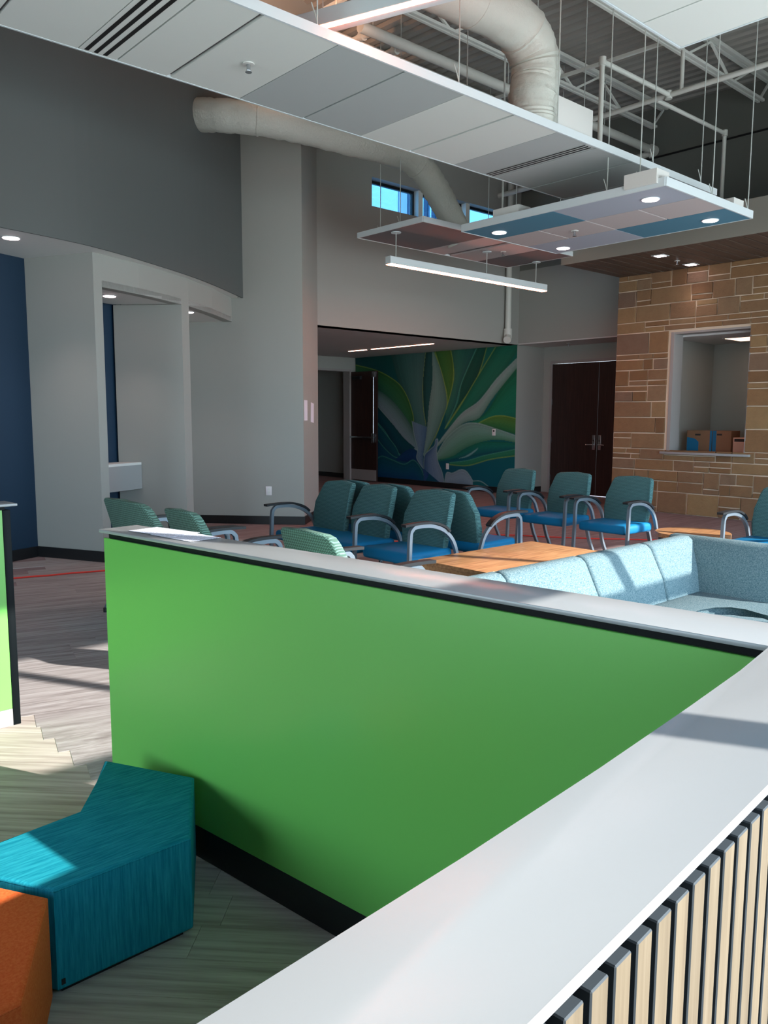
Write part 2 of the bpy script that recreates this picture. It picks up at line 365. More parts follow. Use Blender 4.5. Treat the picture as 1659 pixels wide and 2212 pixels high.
# stone wall, opening with counter
ws = struct(empty('wall_stone', (11.75, 7.35, 0)))
SL, SH, SU = 4.5, 3.75, .0835          # length along -Y, height, packing unit
OY0, OY1, OZ0, OZ1 = .96, 2.19, .97, 2.81     # opening in distance from the left end, and height
b = MB()
for a, c, d, e in ((0, OY0, 0, SH), (OY1, SL, 0, SH), (OY0, OY1, 0, OZ0), (OY0, OY1, OZ1, SH)): b.box((.003, -c, d), (.25, -a, e))
b.build('mortar_backing', 'mortar', ws)
rows, cols = int(round(SH/SU)), int(SL/SU); occ = np.zeros((rows, cols), bool)
for r in range(rows):
    for c in range(cols):
        yc, zc = (c+.5)*SU, (r+.5)*SU
        if OY0 < yc < OY1 and OZ0 < zc < OZ1: occ[r, c] = True
rnd = random.Random(11); cnt = 0
def stone(r, c, h, wd_):
    y_a, y_b = max(c*SU, 0), (c+wd_)*SU; z_a, z_b = r*SU, (r+h)*SU
    if y_a < OY1 and y_b > OY0 and z_a < OZ1 and z_b > OZ0: pass
    g_ = .0075
    pj = rnd.uniform(0, .014); L, Hh = y_b-y_a-2*g_, z_b-z_a-2*g_
    bmx = MB().box((0, -L/2, -Hh/2), (.045, L/2, Hh/2)); bm = bmx.bm
    bmesh.ops.bevel(bm, geom=[e for e in bm.edges if max(v.co.x for v in e.verts) < .01], offset=.007, segments=1, affect='EDGES')
    for v in bm.verts:
        if v.co.x < .03: v.co += Vector((rnd.uniform(-.003, .003), rnd.uniform(-.004, .004), rnd.uniform(-.004, .004)))
    bmx.build('stone', 'stone', ws, False, (-.008-pj, -(y_a+y_b)/2, (z_a+z_b)/2))
def fill(r, h, c0, c1):           # one band: runs of single stones and of thinner stacked ones
    c = c0
    while c < c1:
        w_ = min(rnd.choice((3, 4, 5, 6, 7, 8, 9, 10)), c1-c)
        if c1-c-w_ < 2: w_ = c1-c
        if h >= 2 and rnd.random() < (.55 if h > 2 else .3):
            h1 = rnd.choice((1, 2)) if h > 2 else 1
            for rr, hh in ((r, h1), (r+h1, h-h1)):
                k = rnd.randint(2, w_-2) if w_ > 5 and rnd.random() < .6 else 0
                if k: stone(rr, c, hh, k); stone(rr, c+k, hh, w_-k)
                else: stone(rr, c, hh, w_)
        else: stone(rr_ := r, c, h, w_)
        c += w_
r = 0; zr0, zr1 = int(OZ0/SU+.5), int(OZ1/SU+.5); cr0, cr1 = int(OY0/SU+.5), int(OY1/SU+.5)
cuts = sorted({0, zr0, zr1, rows})
for lo_r, hi_r in zip(cuts, cuts[1:]):
    for cc0, cc1 in (((0, cr0), (cr1, cols)) if lo_r == zr0 else ((0, cols),)):
        r = lo_r
        while r < hi_r:
            h = min(rnd.choice((2, 3, 3, 4)), hi_r-r)
            if hi_r-r-h == 1: h += 1
            fill(r, h, cc0, cc1); r += h
# reception opening lining, sill and room beyond
ro = struct(empty('window_5', (11.75, 5.775, 0)))
box('jamb', (-.01, .565, OZ0), (.27, .617, OZ1), 'frame_grey', ro); box('jamb', (-.01, -.617, OZ0), (.27, -.60, OZ1), 'frame_grey', ro)
box('lintel', (.0, -.60, OZ1-.03), (.27, .565, OZ1), 'frame_grey', ro)
box('sill', (-.07, -.70, OZ0-.035), (.5, .70, OZ0), 'solid_surface', ro, .004)
struct(box('wall_reception_back', (13.6, 3.0, 0), (13.75, 6.75, 3), 'greige')); struct(box('wall_reception_side', (12.0, 6.6, 0), (13.6, 6.75, 3), 'greige'))
struct(box('wall_reception_near', (12.0, 3.0, 0), (13.6, 3.15, 3), 'greige')); struct(box('ceiling_reception', (12.0, 3.0, 2.75), (13.75, 6.75, 2.85), 'ceiling_paint'))
struct(box('wall_stone_end', (11.78, YW, 0), (12.0, 2.85, 3.75), 'greige')); struct(box('wall_stone_return', (11.78, 7.10, 0), (13.3, 7.34, 3.75), 'greige'))
pl = empty('ceiling_panel_light', (12.75, 5.55, 2.75), 0, 'flat glowing panel light in the reception room ceiling', 'light')
box('light_frame', (-.2, -.42, -.012), (.42, .42, 0), 'frame_grey', pl); box('diffuser', (-.17, -.39, -.016), (.39, .39, -.012), 'lamp_panel', pl)
# wood soffit
so = struct(empty('ceiling_soffit', (10.17, 7.34, 3.75)))
box('soffit_box', (0, -8.3, .03), (2.18, 0, .42), 'beam_paint', so); box('beam_face', (-.02, -8.3, -.005), (.0, 0, .42), 'beam_paint', so)
me = MB().box((.002, -.081, -.0), (1.62, .081, .012)).mesh('plank', 'ceiling_wood')
for k in range(30): link('plank', me, None, so, (0, -.095-k*.19, 0))
box('groove_backing', (0, -8.3, .026), (1.62, 0, .03), 'slot_black', so)

# ---- corridor and mural wall
struct(box('ceiling_corridor', (6.6, 9.9, 2.88), (12.6, 15.0, 2.98), 'ceiling_paint'))
struct(box('wall_mural_side', (12.38, 10.1, 0), (12.6, 14.9, 2.88), 'greige'))
we = struct(empty('wall_corridor_end', (0, 14.75, 0)))
b = MB(); b.box((6.6, 0, 2.6), (12.38, .15, 2.88)); b.box((12.19, 0, 0), (12.38, .15, 2.6)); b.box((6.6, 0, 0), (10.25, .15, 2.6)); b.build('wall_body', 'greige', we)
struct(box('wall_corridor_left', (6.6, 9.95, 0), (7.40, 14.9, 2.88), 'greige'))
struct(box('wall_corridor_beyond', (12.48, 14.9, 0), (12.6, 17.4, 2.88), 'greige')); struct(box('wall_corridor_beyond_end', (9.5, 17.2, 0), (12.6, 17.4, 2.88), 'greige'))
struct(box('ceiling_corridor_beyond', (9.5, 14.9, 2.7), (12.6, 17.4, 2.8), 'ceiling_paint')); struct(box('wall_corridor_beyond_left', (9.3, 14.9, 0), (9.5, 17.4, 2.88), 'greige'))
struct(box('baseboard_corridor', (12.465, 14.9, 0), (12.48, 17.2, .11), 'black_base')); struct(box('baseboard_mural', (12.335, 9.9, 0), (12.36, 14.75, .11), 'black_base'))
d2 = struct(empty('door_2', (12.16, 14.72, 0)))
b = MB(); b.box((-.02, -.03, 0), (.03, .2, 2.55)); b.box((-1.9, -.03, 2.55), (.03, .2, 2.6)); b.build('door_frame', 'frame_grey', d2)
leaf = box('door_leaf', (.035, -.93, .012), (.08, -.02, 2.54), 'door_wood', d2)
box('kick_plate', (.03, -.92, .02), (.036, -.03, .27), 'frame_grey', leaf)
MB().box((-.03, -.90, 1.0), (.035, -.04, 1.045), .006).build('push_bar', 'chrome', leaf, True)
MB().tube([(.01, -.845, 1.02), (.01, -.845, 2.5)], .012, 8).build('vertical_rod', 'chrome', leaf, True)
box('latch_case', (-.02, -.88, .9), (.035, -.81, 1.12), 'chrome', leaf, .005); box('top_latch', (-.005, -.88, 2.4), (.035, -.81, 2.52), 'chrome', leaf)
box('door_closer', (-.03, -.42, 2.36), (.035, -.12, 2.44), 'black_plastic', leaf, .006)

# ---- mural: a printed leaf picture on the wall (colour per vertex on a fine grid)
def mural():
    def wp(zx, zy):
        px, py = 640+zx/2.9625, 680+zy/2.9625
        d = FW+RT*((px-829.5)/F_PX)-UP*((py-1106)/F_PX); t = 12.36/d.x
        return (d.y*t, 1.5+d.z*t)
    ny, nz = 380, 230; Y0, Y1, Zb, Zt = 9.9, 14.73, .11, 2.878
    yy, zz = np.meshgrid(np.linspace(Y0, Y1, ny), np.linspace(Zb, Zt, nz)); p = np.stack([yy.ravel(), zz.ravel()], 1)
    L = lambda c: np.array(lin(c))
    u = ((p[:, 0]-Y0)/(Y1-Y0))[:, None]; v = ((p[:, 1]-Zb)/(Zt-Zb))[:, None]
    col = (1-v)*((1-u)*L((0, 96, 104))+u*L((10, 66, 100)))+v*((1-u)*L((20, 112, 88))+u*L((6, 78, 74)))
    def dist(E):
        E = np.array([wp(*e) for e in [(a.x, a.y) for a in spline([(x, y, 0) for x, y in E], 6)]])
        best = np.full(len(p), 1e9)
        for a, b_ in zip(E, E[1:]):
            ab = b_-a; t = np.clip(((p-a)@ab)/(ab@ab+1e-12), 0, 1); best = np.minimum(best, np.hypot(*(p-(a+t[:, None]*ab)).T))
        return best, E
    def inside(poly):
        r = np.zeros(len(p), bool); n = len(poly)
        for i in range(n):
            a, b_ = poly[i], poly[(i+1) % n]
            c = (a[1] > p[:, 1]) != (b_[1] > p[:, 1])
            with np.errstate(divide='ignore', invalid='ignore'): xi = a[0]+(p[:, 1]-a[1])*(b_[0]-a[0])/(b_[1]-a[1])
            r ^= c & (p[:, 0] < xi)
        return r
    Yl, Wl, Tl = (176, 190, 78), (180, 196, 180), (96, 170, 140)
    leaves = [
     ([(740, 680), (690, 520), (640, 380), (600, 230)], [(835, 720), (815, 600), (812, 430), (832, 220)], (52, 104, 92), (96, 132, 122), None, Yl),
     ([(835, 740), (820, 600), (812, 420), (832, 220)], [(835, 740), (855, 560), (868, 400), (868, 220)], (20, 74, 70), (44, 98, 92), None, None),
     ([(960, 600), (1005, 420), (1003, 320), (985, 210)], [(950, 730), (1020, 580), (1060, 430), (1165, 190)], (64, 124, 96), (44, 104, 92), Yl, Tl),
     ([(890, 790), (965, 560), (930, 380), (880, 210)], [(960, 600), (1000, 450), (1005, 320), (985, 210)], (66, 122, 58), (92, 128, 54), Yl, Yl),
     ([(950, 730), (1030, 560), (1060, 430), (1165, 190)], [(950, 730), (1040, 590), (1160, 400), (1225, 190)], (30, 92, 72), (16, 82, 66), Tl, Yl),
     ([(950, 730), (1050, 580), (1150, 410), (1290, 180)], [(960, 730), (1140, 570), (1300, 400), (1440, 190)], (24, 112, 82), (40, 122, 92), Yl, None),
     ([(1010, 720), (1200, 640), (1330, 430), (1440, 300)], [(1100, 720), (1250, 680), (1340, 660), (1440, 670)], (26, 120, 80), (30, 130, 100), None, None),
     ([(900, 830), (1050, 640), (1170, 550), (1290, 400), (1440, 250)], [(900, 850), (1060, 700), (1170, 660), (1260, 530), (1440, 305)], (176, 178, 168), (130, 160, 136), Wl, None),
     ([(1165, 692), (1250, 652), (1330, 646), (1440, 672)], [(1165, 696), (1220, 712), (1320, 740), (1440, 775)], (104, 140, 58), (44, 120, 70), Yl, None),
     ([(900, 890), (960, 790), (1060, 705), (1150, 692), (1260, 722), (1440, 785)], [(900, 930), (990, 910), (1090, 850), (1190, 812), (1300, 800), (1440, 828)], (152, 176, 158), (92, 148, 110), Wl, None),
     ([(900, 930), (1000, 905), (1180, 815), (1440, 825)], [(920, 940), (1040, 920), (1200, 895), (1440, 855)], (28, 124, 92), (18, 96, 100), None, None),
     ([(1030, 922), (1090, 900), (1150, 860), (1165, 850)], [(1030, 922), (1100, 908), (1150, 872), (1165, 850)], (150, 180, 168), (120, 160, 150), None, None),
     ([(980, 945), (1100, 930), (1210, 898), (1440, 852)], [(980, 960), (1100, 966), (1250, 925), (1440, 900)], (56, 134, 92), (34, 116, 84), Tl, Yl),
     ([(370, 318), (500, 350), (590, 392), (665, 450), (715, 535), (748, 640), (750, 700)], [(370, 420), (450, 440), (510, 500), (560, 580), (640, 690), (750, 800)], (62, 120, 62), (40, 100, 84), Yl, None),
     ([(370, 420), (500, 470), (580, 520), (660, 600), (740, 720), (790, 840)], [(500, 560), (540, 610), (600, 680), (660, 770), (720, 830), (775, 870)], (92, 128, 112), (156, 168, 172), None, Wl),
     ([(500, 575), (600, 680), (690, 790), (760, 850)], [(500, 670), (570, 750), (640, 870), (700, 925)], (10, 84, 88), (8, 62, 78), None, Tl),
     ([(515, 690), (580, 770), (640, 850), (665, 915)], [(515, 790), (560, 850), (620, 905), (665, 920)], (16, 92, 98), (14, 74, 90), Tl, Tl),
     ([(640, 920), (720, 860), (775, 880), (800, 970)], [(640, 930), (700, 940), (760, 940), (800, 980)], (16, 70, 112), (14, 60, 104), None, None),
     ([(505, 935), (545, 903), (610, 925), (690, 955), (750, 928), (800, 985), (830, 1075)], [(505, 1080), (600, 1085), (700, 1085), (830, 1090)], (8, 96, 104), (10, 66, 118), Tl, None),
     ([(740, 680), (752, 760), (775, 860), (770, 920), (812, 985)], [(840, 720), (830, 800), (815, 880), (812, 985)], (134, 154, 168), (92, 122, 150), Wl, None),
     ([(868, 215), (870, 420), (850, 570), (835, 740), (812, 900)], [(885, 240), (935, 380), (966, 560), (930, 680), (880, 800), (820, 905)], (150, 172, 158), (104, 140, 124), None, Yl),
     ([(815, 985), (820, 900), (855, 862), (884, 835), (890, 800), (903, 792)], [(950, 1100), (935, 1010), (908, 940), (900, 870), (908, 810), (903, 792)], (70, 104, 140), (156, 166, 180), Wl, Wl),
     ([(800, 975), (812, 1010), (815, 1090)], [(940, 1100), (900, 1060), (850, 1020)], (60, 92, 132), (20, 66, 120), None, None),
     ([(945, 1100), (960, 1012), (1000, 1012), (1050, 990), (1090, 1002), (1130, 1062), (1142, 1110)], [(945, 1110), (1040, 1115), (1142, 1115)], (168, 174, 178), (120, 134, 146), Wl, None),
     ([(1130, 1062), (1185, 1066), (1250, 1115)], [(1130, 1115), (1190, 1118), (1250, 1118)], (20, 104, 104), (8, 88, 92), Wl, None),
    ]
    rg = np.random.default_rng(3); fib = rg.normal(0, 1, 4000)
    for e1, e2, c1, c2, h1, h2 in leaves:
        d1, E1 = dist(e1); d2, E2 = dist(e2); ins = inside(np.vstack([E1, E2[::-1]]))
        t = (d1/(d1+d2+1e-9))[:, None]; f = 1+.05*np.interp((t[:, 0]*60) % 60, np.arange(60), fib[:60])[:, None]
        sh = .70+.55*np.sin(np.pi*np.clip(t, 0, 1))**.7*.55
        c = ((1-t)*L(c1)+t*L(c2))*f*sh
        col[ins] = c[ins]
        for d, h in ((d1, h1), (d2, h2)):
            if h:
                k = np.clip(1-d/.022, 0, 1)[:, None]*.8; k[~ins] = np.clip(1-d[~ins]/.01, 0, 1)[:, None]*.5; col = col*(1-k)+L(h)*k
    col = col*np.array([.62, .80, .92])
    verts = np.zeros((len(p), 3)); verts[:, 1:] = p; idx = np.arange(ny*nz).reshape(nz, ny)
    q = np.stack([idx[:-1, :-1], idx[1:, :-1], idx[1:, 1:], idx[:-1, 1:]], -1).reshape(-1, 4)
    me = bpy.data.meshes.new('mural'); me.from_pydata(verts.tolist(), [], q.tolist()); me.update()
    at = me.color_attributes.new('print', 'FLOAT_COLOR', 'POINT')
    at.data.foreach_set('color', np.hstack([np.clip(col, 0, 1), np.ones((len(p), 1))]).astype(np.float32).ravel())
    mt = mat('mural_print', (60, 120, 100), .6, spec=.3); nt = NT(mt); a = nt.new('ShaderNodeVertexColor'); a.layer_name = 'print'
    nt.link(a.outputs[0], bsdf(mt).inputs['Base Color'])
    o = link('mural', me, 'mural_print', None, (12.36, 0, 0))
    sm = o.modifiers.new('sheet', 'SOLIDIFY'); sm.thickness = .004; sm.offset = -1
    tag(o, 'large agave leaf mural in greens covering the corridor wall', 'mural')
mural()

# ---- left side: curved dark bulkhead, niches, corner column
CURVE = [(-5.0, 7.30), (-1.5, 7.12), (.6, 7.17), (1.5, 7.27), (2.29, 7.45), (3.19, 7.69), (4.16, 8.20), (5.04, 8.77), (6.04, 9.58)]
cv = [(p.x, p.y) for p in spline([(x, y, 0) for x, y in CURVE], 6)]
wall_poly('wall_left_bulkhead', cv, 3.10, 6.9, 'greige_dark', .02)
back = [(6.2, 10.2), (2.2, 9.6), (-5, 9.2)]
struct(MB().prism([rline(a, b_, .02)[0] for a, b_ in zip(cv, cv[1:])]+[(6.0, 9.66)]+[(5.6, 10.05), (2.6, 9.6), (-5, 8.0)], 3.105, 3.2).build('ceiling_soffit_left', 'soffit_white'))
TD = Vector((.92, .39)).normalized()
def tp(x): return (x, 8.777+(x-2.917)*TD.y/TD.x)
wall_poly('wall_left', [tp(-4.95), tp(2.917)], 0, 3.105, 'teal_wall', .15)
wall_poly('wall_niche_back', [tp(3.02), tp(4.18)], 0, 3.105, 'teal_wall', .15)
wall_poly('wall_niche_side', [(4.14, 9.26), (4.85, 10.5), (5.4, 10.5)], 0, 3.105, 'greige', .12)
struct(MB().prism([(2.917, 8.777), (3.30, 7.97), (3.405, 8.015), (3.03, 8.83)], 0, 3.105).build('wall_pier', 'greige'))
struct(MB().prism([(4.04, 9.215), (4.60, 8.62), (4.737, 8.70), (4.18, 9.30)], 0, 2.785).build('wall_pier_second', 'greige'))
hdr = [(3.405, 8.015), (3.905, 8.224), (4.25, 8.41), (4.60, 8.62), (4.737, 8.70), (5.3, 9.13), (5.93, 9.70)]
wall_poly('wall_header', hdr, 2.785, 3.105, 'greige', .12)
struct(MB().prism([(3.405, 8.015), (3.905, 8.224), (4.25, 8.41), (4.60, 8.62), (4.04, 9.215), (3.03, 8.83)], 2.79, 2.85).build('ceiling_niche', 'soffit_white'))
struct(MB().prism([(4.737, 8.70), (5.3, 9.13), (5.93, 9.70), (5.3, 10.45), (4.85, 10.5), (4.18, 9.30)], 2.79, 2.85).build('ceiling_niche_second', 'soffit_white'))
COLP = [(5.30, 10.40), (6.592, 8.972), (7.40, 9.70), (7.47, 9.88), (7.47, 10.6), (5.3, 10.6)]
struct(MB().prism(COLP, 0, 6.8).build('wall_column', 'greige'))
def base_run(name, pts, th=-.014): return wall_poly(name, pts, 0, .112, 'black_base', th)
base_run('baseboard_left', [tp(-4.95), (2.917, 8.777), (3.30, 7.97), (3.405, 8.015)])
base_run('baseboard_column', [(5.32, 10.378), (6.592, 8.972), (7.40, 9.70)])
base_run('baseboard_pier', [(4.06, 9.2), (4.60, 8.62), (4.737, 8.70)])
# bulkhead high up beside the linear pendant
struct(MB().prism([(5.2, 7.99), (6.75, 8.57), (6.57, 9.0), (5.02, 8.45)], 5.9, 6.8).build('wall_upper_bulkhead', 'greige'))

# niche desk
dk = empty('niche_desk', (0, 0, 0), 0, 'white built-in desk fitted between the two niche piers', 'desk')
n_ = Vector((-.39, .92)).normalized()
def dn(t, o_): return (3.30+TD.x*t+n_.x*o_, 7.97+TD.y*t+n_.y*o_)
fa = [(3.20, 8.50), (4.225, 9.0)]
MB().prism([fa[0], fa[1], (4.05, 9.19), (3.06, 8.80)], .925, .955).build('desk_top', 'white_paint', dk)
MB().prism([fa[0], fa[1], rline(*fa, .02)[1], rline(*fa, .02)[0]], .64, .924).build('apron', 'solid_surface', dk)

# ================================================================== LOW WALLS IN FRONT
GA, GB = (1.174, 2.873), (1.482, .585)        # near edge of the green wall's cap
gd = (Vector(GB)-Vector(GA)).normalized(); gn = Vector((-gd.y, gd.x))   # gn points away from the camera side
def gp(t, o_): v = Vector(GA)+gd*t+gn*o_; return (v.x, v.y)
GL = (Vector(GB)-Vector(GA)).length
pw = empty('green_partition', (0, 0, 0), 0, 'long lime green low wall with white cap behind the teal bench', 'partition')
MB().prism([gp(0, 0), gp(GL, 0), (1.66, .60), gp(0, .16)], 1.0725, 1.085, .003).build('cap', 'solid_surface', pw, True)
MB().prism([gp(.03, .022), gp(GL-.0, .022), gp(GL-.0, .138), gp(.03, .138)], 1.053, 1.0725).build('reveal_strip', 'dark_reveal', pw)
MB().prism([gp(.012, .012), gp(GL-.0, .012), gp(GL-.0, .03), gp(.012, .03)], .112, 1.053, .0015, 1).build('green_panel', 'green_panel', pw)
MB().prism([gp(.012, .0305), gp(GL-.0, .0305), gp(GL-.0, .148), gp(.012, .148)], .112, 1.0525).build('wall_core', 'green_panel', pw)
MB().prism([gp(.012, .013), gp(GL-.0, .013), gp(GL-.0, .147), gp(.012, .147)], 0, .1118).build('base_strip', 'black_base', pw)
# slatted counter in the foreground
inner = [(-1.6, .375), (-.8, .405), (.242, .46), (.536, .480), (.80, .503), (1.069, .531), (1.30, .5575), (1.482, .585)]
def outer_y(x): return .308+(x-.412)*.085+.012*((x-.66)/1.0)**2*(1 if x > .66 else .3)
xs = [-1.6, -.8, 0, .412, .66, .906, 1.2, 1.45, 1.66]
outer = [(x, outer_y(x)) for x in xs]
sc = empty('slatted_counter', (0, 0, 0), 0, 'white topped counter faced with upright wood slats in the foreground', 'counter')
MB().prism(outer+[(1.66, .60), (1.482, .585)]+inner[-2::-1], 1.0725, 1.085, .003).build('countertop', 'solid_surface', sc, True)
off = lambda pts, d: [(x, y+d) for x, y in pts]
MB().prism(off(outer, .034)+off(inner[::-1], -.02), 0, 1.0).build('counter_core', 'dark_reveal', sc)
MB().prism(off(outer, .042)+off(inner[::-1], -.03), 1.0, 1.0725).build('reveal_strip', 'dark_reveal', sc)
me = MB().box((-.015, 0, .06), (.015, .02, 1.035), .0015, 1).mesh('slat', 'slat_wood'); me.materials.append(MATS['slat_core'])
for f in me.polygons: f.material_index = 0 if f.normal.y < -.9 else 1
k = 0; x = -1.2
while x < 1.63:
    link('slat', me, None, sc, (x, outer_y(x)+.0135, 0), math.atan(.085)); x += .0415
MB().prism(off(inner, -.020)+off(inner[::-1], -.012), .112, 1.05).build('inner_panel', 'greige', sc)
# second low wall at the left edge of the picture
p2 = empty('green_partition', (1.206, 3.996, 0), math.radians(2), 'short lime green low wall with dark end post at left edge', 'partition')
box('green_panel', (-2.2, 0, .085), (-.036, .012, 1.055), 'green_panel', p2); box('wall_core', (-2.2, .012, .085), (-.036, .13, 1.055), 'dark_reveal', p2)
box('end_post', (-.035, -.004, .0), (0, .135, 1.055), 'dark_reveal', p2, .002); box('base_strip', (-2.2, -.003, 0), (-.036, .13, .084), 'frame_grey', p2)
box('cap', (-2.2, -.02, 1.0725), (.03, .15, 1.085), 'solid_surface', p2, .003); box('reveal_strip', (-2.2, .01, 1.055), (-.02, .12, 1.0725), 'dark_reveal', p2)

# ---- papers on the cap
pp_ = empty('paper_sheet', (1.318, 2.57, 1.0865), math.radians(96), 'printed paper sheets lying on the green wall cap', 'paper')
me = MB().box((-.14, -.062, 0), (.10, .062, .0006)).mesh('sheet', 'printed_paper'); link('sheet', me, None, pp_, (-.05, 0, 0))
link('sheet', me, None, pp_, (.09, -.004, .0007), .1)

# ================================================================== BENCH, OTTOMAN
def soft_prism(name, poly, z0, z1, mt, bev, parent): return MB().prism(poly, z0, z1, bev, 3).build(name, mt, parent, True)
BP = [(.655, 1.984), (1.044, 1.984), (1.243, 2.327), (1.075, 2.655), (.872, 2.329), (.465, 2.309)]
bn = empty('boomerang_bench', (.87, 2.2, 0), 0, 'teal fabric boomerang bench standing against the green wall', 'bench')
lp = [(x-.87, y-2.2) for x, y in BP]
soft_prism('bench_body', lp, .012, .298, 'bench_teal', .012, bn)
MB().tube([(x, y, .2905) for x, y in [(a*.992, b_*.992) for a, b_ in lp+[lp[0]]]], .0028, 6, False).build('piping', 'bench_teal', bn, True)
box('glide', (-.2, -.2, 0), (.15, -.17, .013), 'black_plastic', bn); box('glide', (-.3, .07, 0), (.1, .09, .013), 'black_plastic', bn)
box('brand_tag', (-.205, -.2185, .03), (-.195, -.2155, .045), 'black_plastic', bn)
OP = [(.635, 1.965), (.462, 1.627), (.08, 1.60), (-.10, 1.93), (.29, 1.95), (.455, 2.27)]
ot = empty('boomerang_bench', (.3, 1.85, 0), 0, 'orange fabric bench butted against the teal bench end', 'bench')
lp = [(x-.3, y-1.85) for x, y in OP]
soft_prism('bench_body', lp, .012, .298, 'ottoman_orange', .012, ot)
MB().tube([(x*.992, y*.992, .2905) for x, y in lp+[lp[0]]], .0028, 6, False).build('piping', 'ottoman_orange', ot, True)
box('glide', (-.1, -.15, 0), (.1, -.12, .013), 'black_plastic', ot)

# ================================================================== CHAIRS (local front = -X)
def back_mesh(w_, fab):
    hw = w_/2-.055; out = []
    prof = [(-hw*.97, 0), (-hw*1.04, .16), (-hw*1.0, .28), (-hw*.92, .42)]
    out = prof+[(-hw*.86, .455), (-hw*.74, .47), (0, .482), (hw*.74, .47), (hw*.86, .455)]+[(-a, b_) for a, b_ in prof[::-1]]
    b = MB()
    b.prism(out, -.032, .032, .02, 3, lambda p: (p[2], p[0], p[1]))
    for v in b.bm.verts:                                   # recline, gentle lumbar curve and side wrap
        t = v.co.z/.48
        v.co.x += .13*t-.03*math.sin(math.pi*t)-.035*(v.co.y/hw)**2
        v.co += Vector((.175, 0, .425))
    return b.mesh('backrest', fab, True)
def seat_mesh(w_):
    b = MB().box((-.30, -w_/2+.03, .375), (.20, w_/2-.03, .465), .03, 3)
    for v in b.bm.verts:
        if v.co.z > .44: v.co.z += .012*(1-(v.co.y/(w_/2))**2)-.012*max(0, v.co.x+.05)
    return b.mesh('seat', 'seat_blue', True)
ARM = spline([(-.335, 0, 0), (-.315, 0, .35), (-.305, 0, .60), (-.285, 0, .655), (-.235, 0, .675), (-.08, 0, .668), (.06, 0, .62), (.16, 0, .53), (.215, 0, .40)], 4)
ME_ARM = MB().tube(ARM, 0, flat=(.014, .014)).mesh('arm_frame', 'aluminium')
PADP = spline([(-.375, 0, .694), (-.30, 0, .698), (-.18, 0, .70), (-.06, 0, .692), (.05, 0, .655), (.11, 0, .61)], 4)
ME_PAD = MB().tube(PADP, 0, flat=(.028, .009)).mesh('armrest', 'black_plastic')
ME_LEG = MB().tube([(.10, 0, .385), (.17, 0, .20), (.27, 0, .03)], 0, flat=(.013, .016)).mesh('leg', 'aluminium')
ME_FOOT = MB().cyl((.275, 0), .019, 0, .032, 10).mesh('foot', 'black_plastic')
ME_FOOT2 = MB().cyl((-.335, 0), .017, 0, .012, 10).mesh('foot', 'black_plastic')
BACKS, SEATS = {}, {}
def chair(name, loc, rz, label, seats, arms, group=None, fab='chair_fabric', cat='chair'):
    """seats: list of (y centre, width, list of back centres/width); arms: y positions"""
    c = empty(name, loc, rz, label, cat, group)
    for yc, wd_, backs in seats:
        if wd_ not in SEATS: SEATS[wd_] = seat_mesh(wd_)
        link('seat', SEATS[wd_], None, c, (0, yc, 0))
        for yb, wb_ in backs:
            if (wb_, fab) not in BACKS: BACKS[(wb_, fab)] = back_mesh(wb_, fab)
            link('backrest', BACKS[(wb_, fab)], None, c, (0, yc+yb, 0))
    for a in arms:
        f = link('arm_frame', ME_ARM, None, c, (0, a, 0)); link('armrest', ME_PAD, None, f); link('foot', ME_FOOT2, None, f)
        l_ = link('leg', ME_LEG, None, c, (0, a*.93 if len(arms) == 2 else a, 0)); link('foot', ME_FOOT, None, l_)
    return c
W1 = .60
def single(name, x, y, rz, label, group, fab='chair_fabric', w_=W1):
    return chair(name, (x, y, 0), rz, label, [(0, w_, [(0, w_)])], [-w_/2, w_/2], group, fab)
tri = [(.95, 1.16, [(.29, .58), (-.27, .58)]), (0, W1, [(0, W1)])]
chair('tandem_seating', (4.42, 4.57, 0), 0, 'three-seat teal waiting bench facing left toward the wall niches', tri, [1.53, .34, -.30], None, cat='seating')
trm = [(-.95, 1.16, [(-.29, .58), (.27, .58)]), (0, W1, [(0, W1)])]
chair('tandem_seating', (5.12, 4.57, 0), math.pi, 'three-seat teal waiting bench facing the stone wall, back to back', trm, [-1.53, -.34, .30], None, cat='seating')
single('waiting_chair', 7.15, 5.85, 0, 'teal armchair in front of the mural, farthest of the far row', 'far row of armchairs')
single('waiting_chair', 7.12, 5.09, 0, 'teal armchair in the middle of the far row, before the dark door', 'far row of armchairs')
single('waiting_chair', 7.08, 4.34, 0, 'teal armchair at the near end of far row, before the stone wall', 'far row of armchairs')
single('waiting_chair', 6.98, 2.78, 0, 'teal armchair cut by the right edge beyond the sofa', 'far row of armchairs')
single('wide_chair', 2.72, 5.50, math.pi, 'extra wide green-backed armchair nearest the niche desk, seen from behind', 'green-backed chairs behind the green wall', 'chair_fabric_pale', .88)
single('waiting_chair', 2.74, 4.70, math.pi, 'green-backed armchair right of the extra wide one, seen from behind', 'green-backed chairs behind the green wall', 'chair_fabric_pale', .56)
single('waiting_chair', 2.80, 3.42, math.pi, 'pale green patterned chair back peeking over the middle of the white cap', 'green-backed chairs behind the green wall', 'chair_fabric_pale', .62)

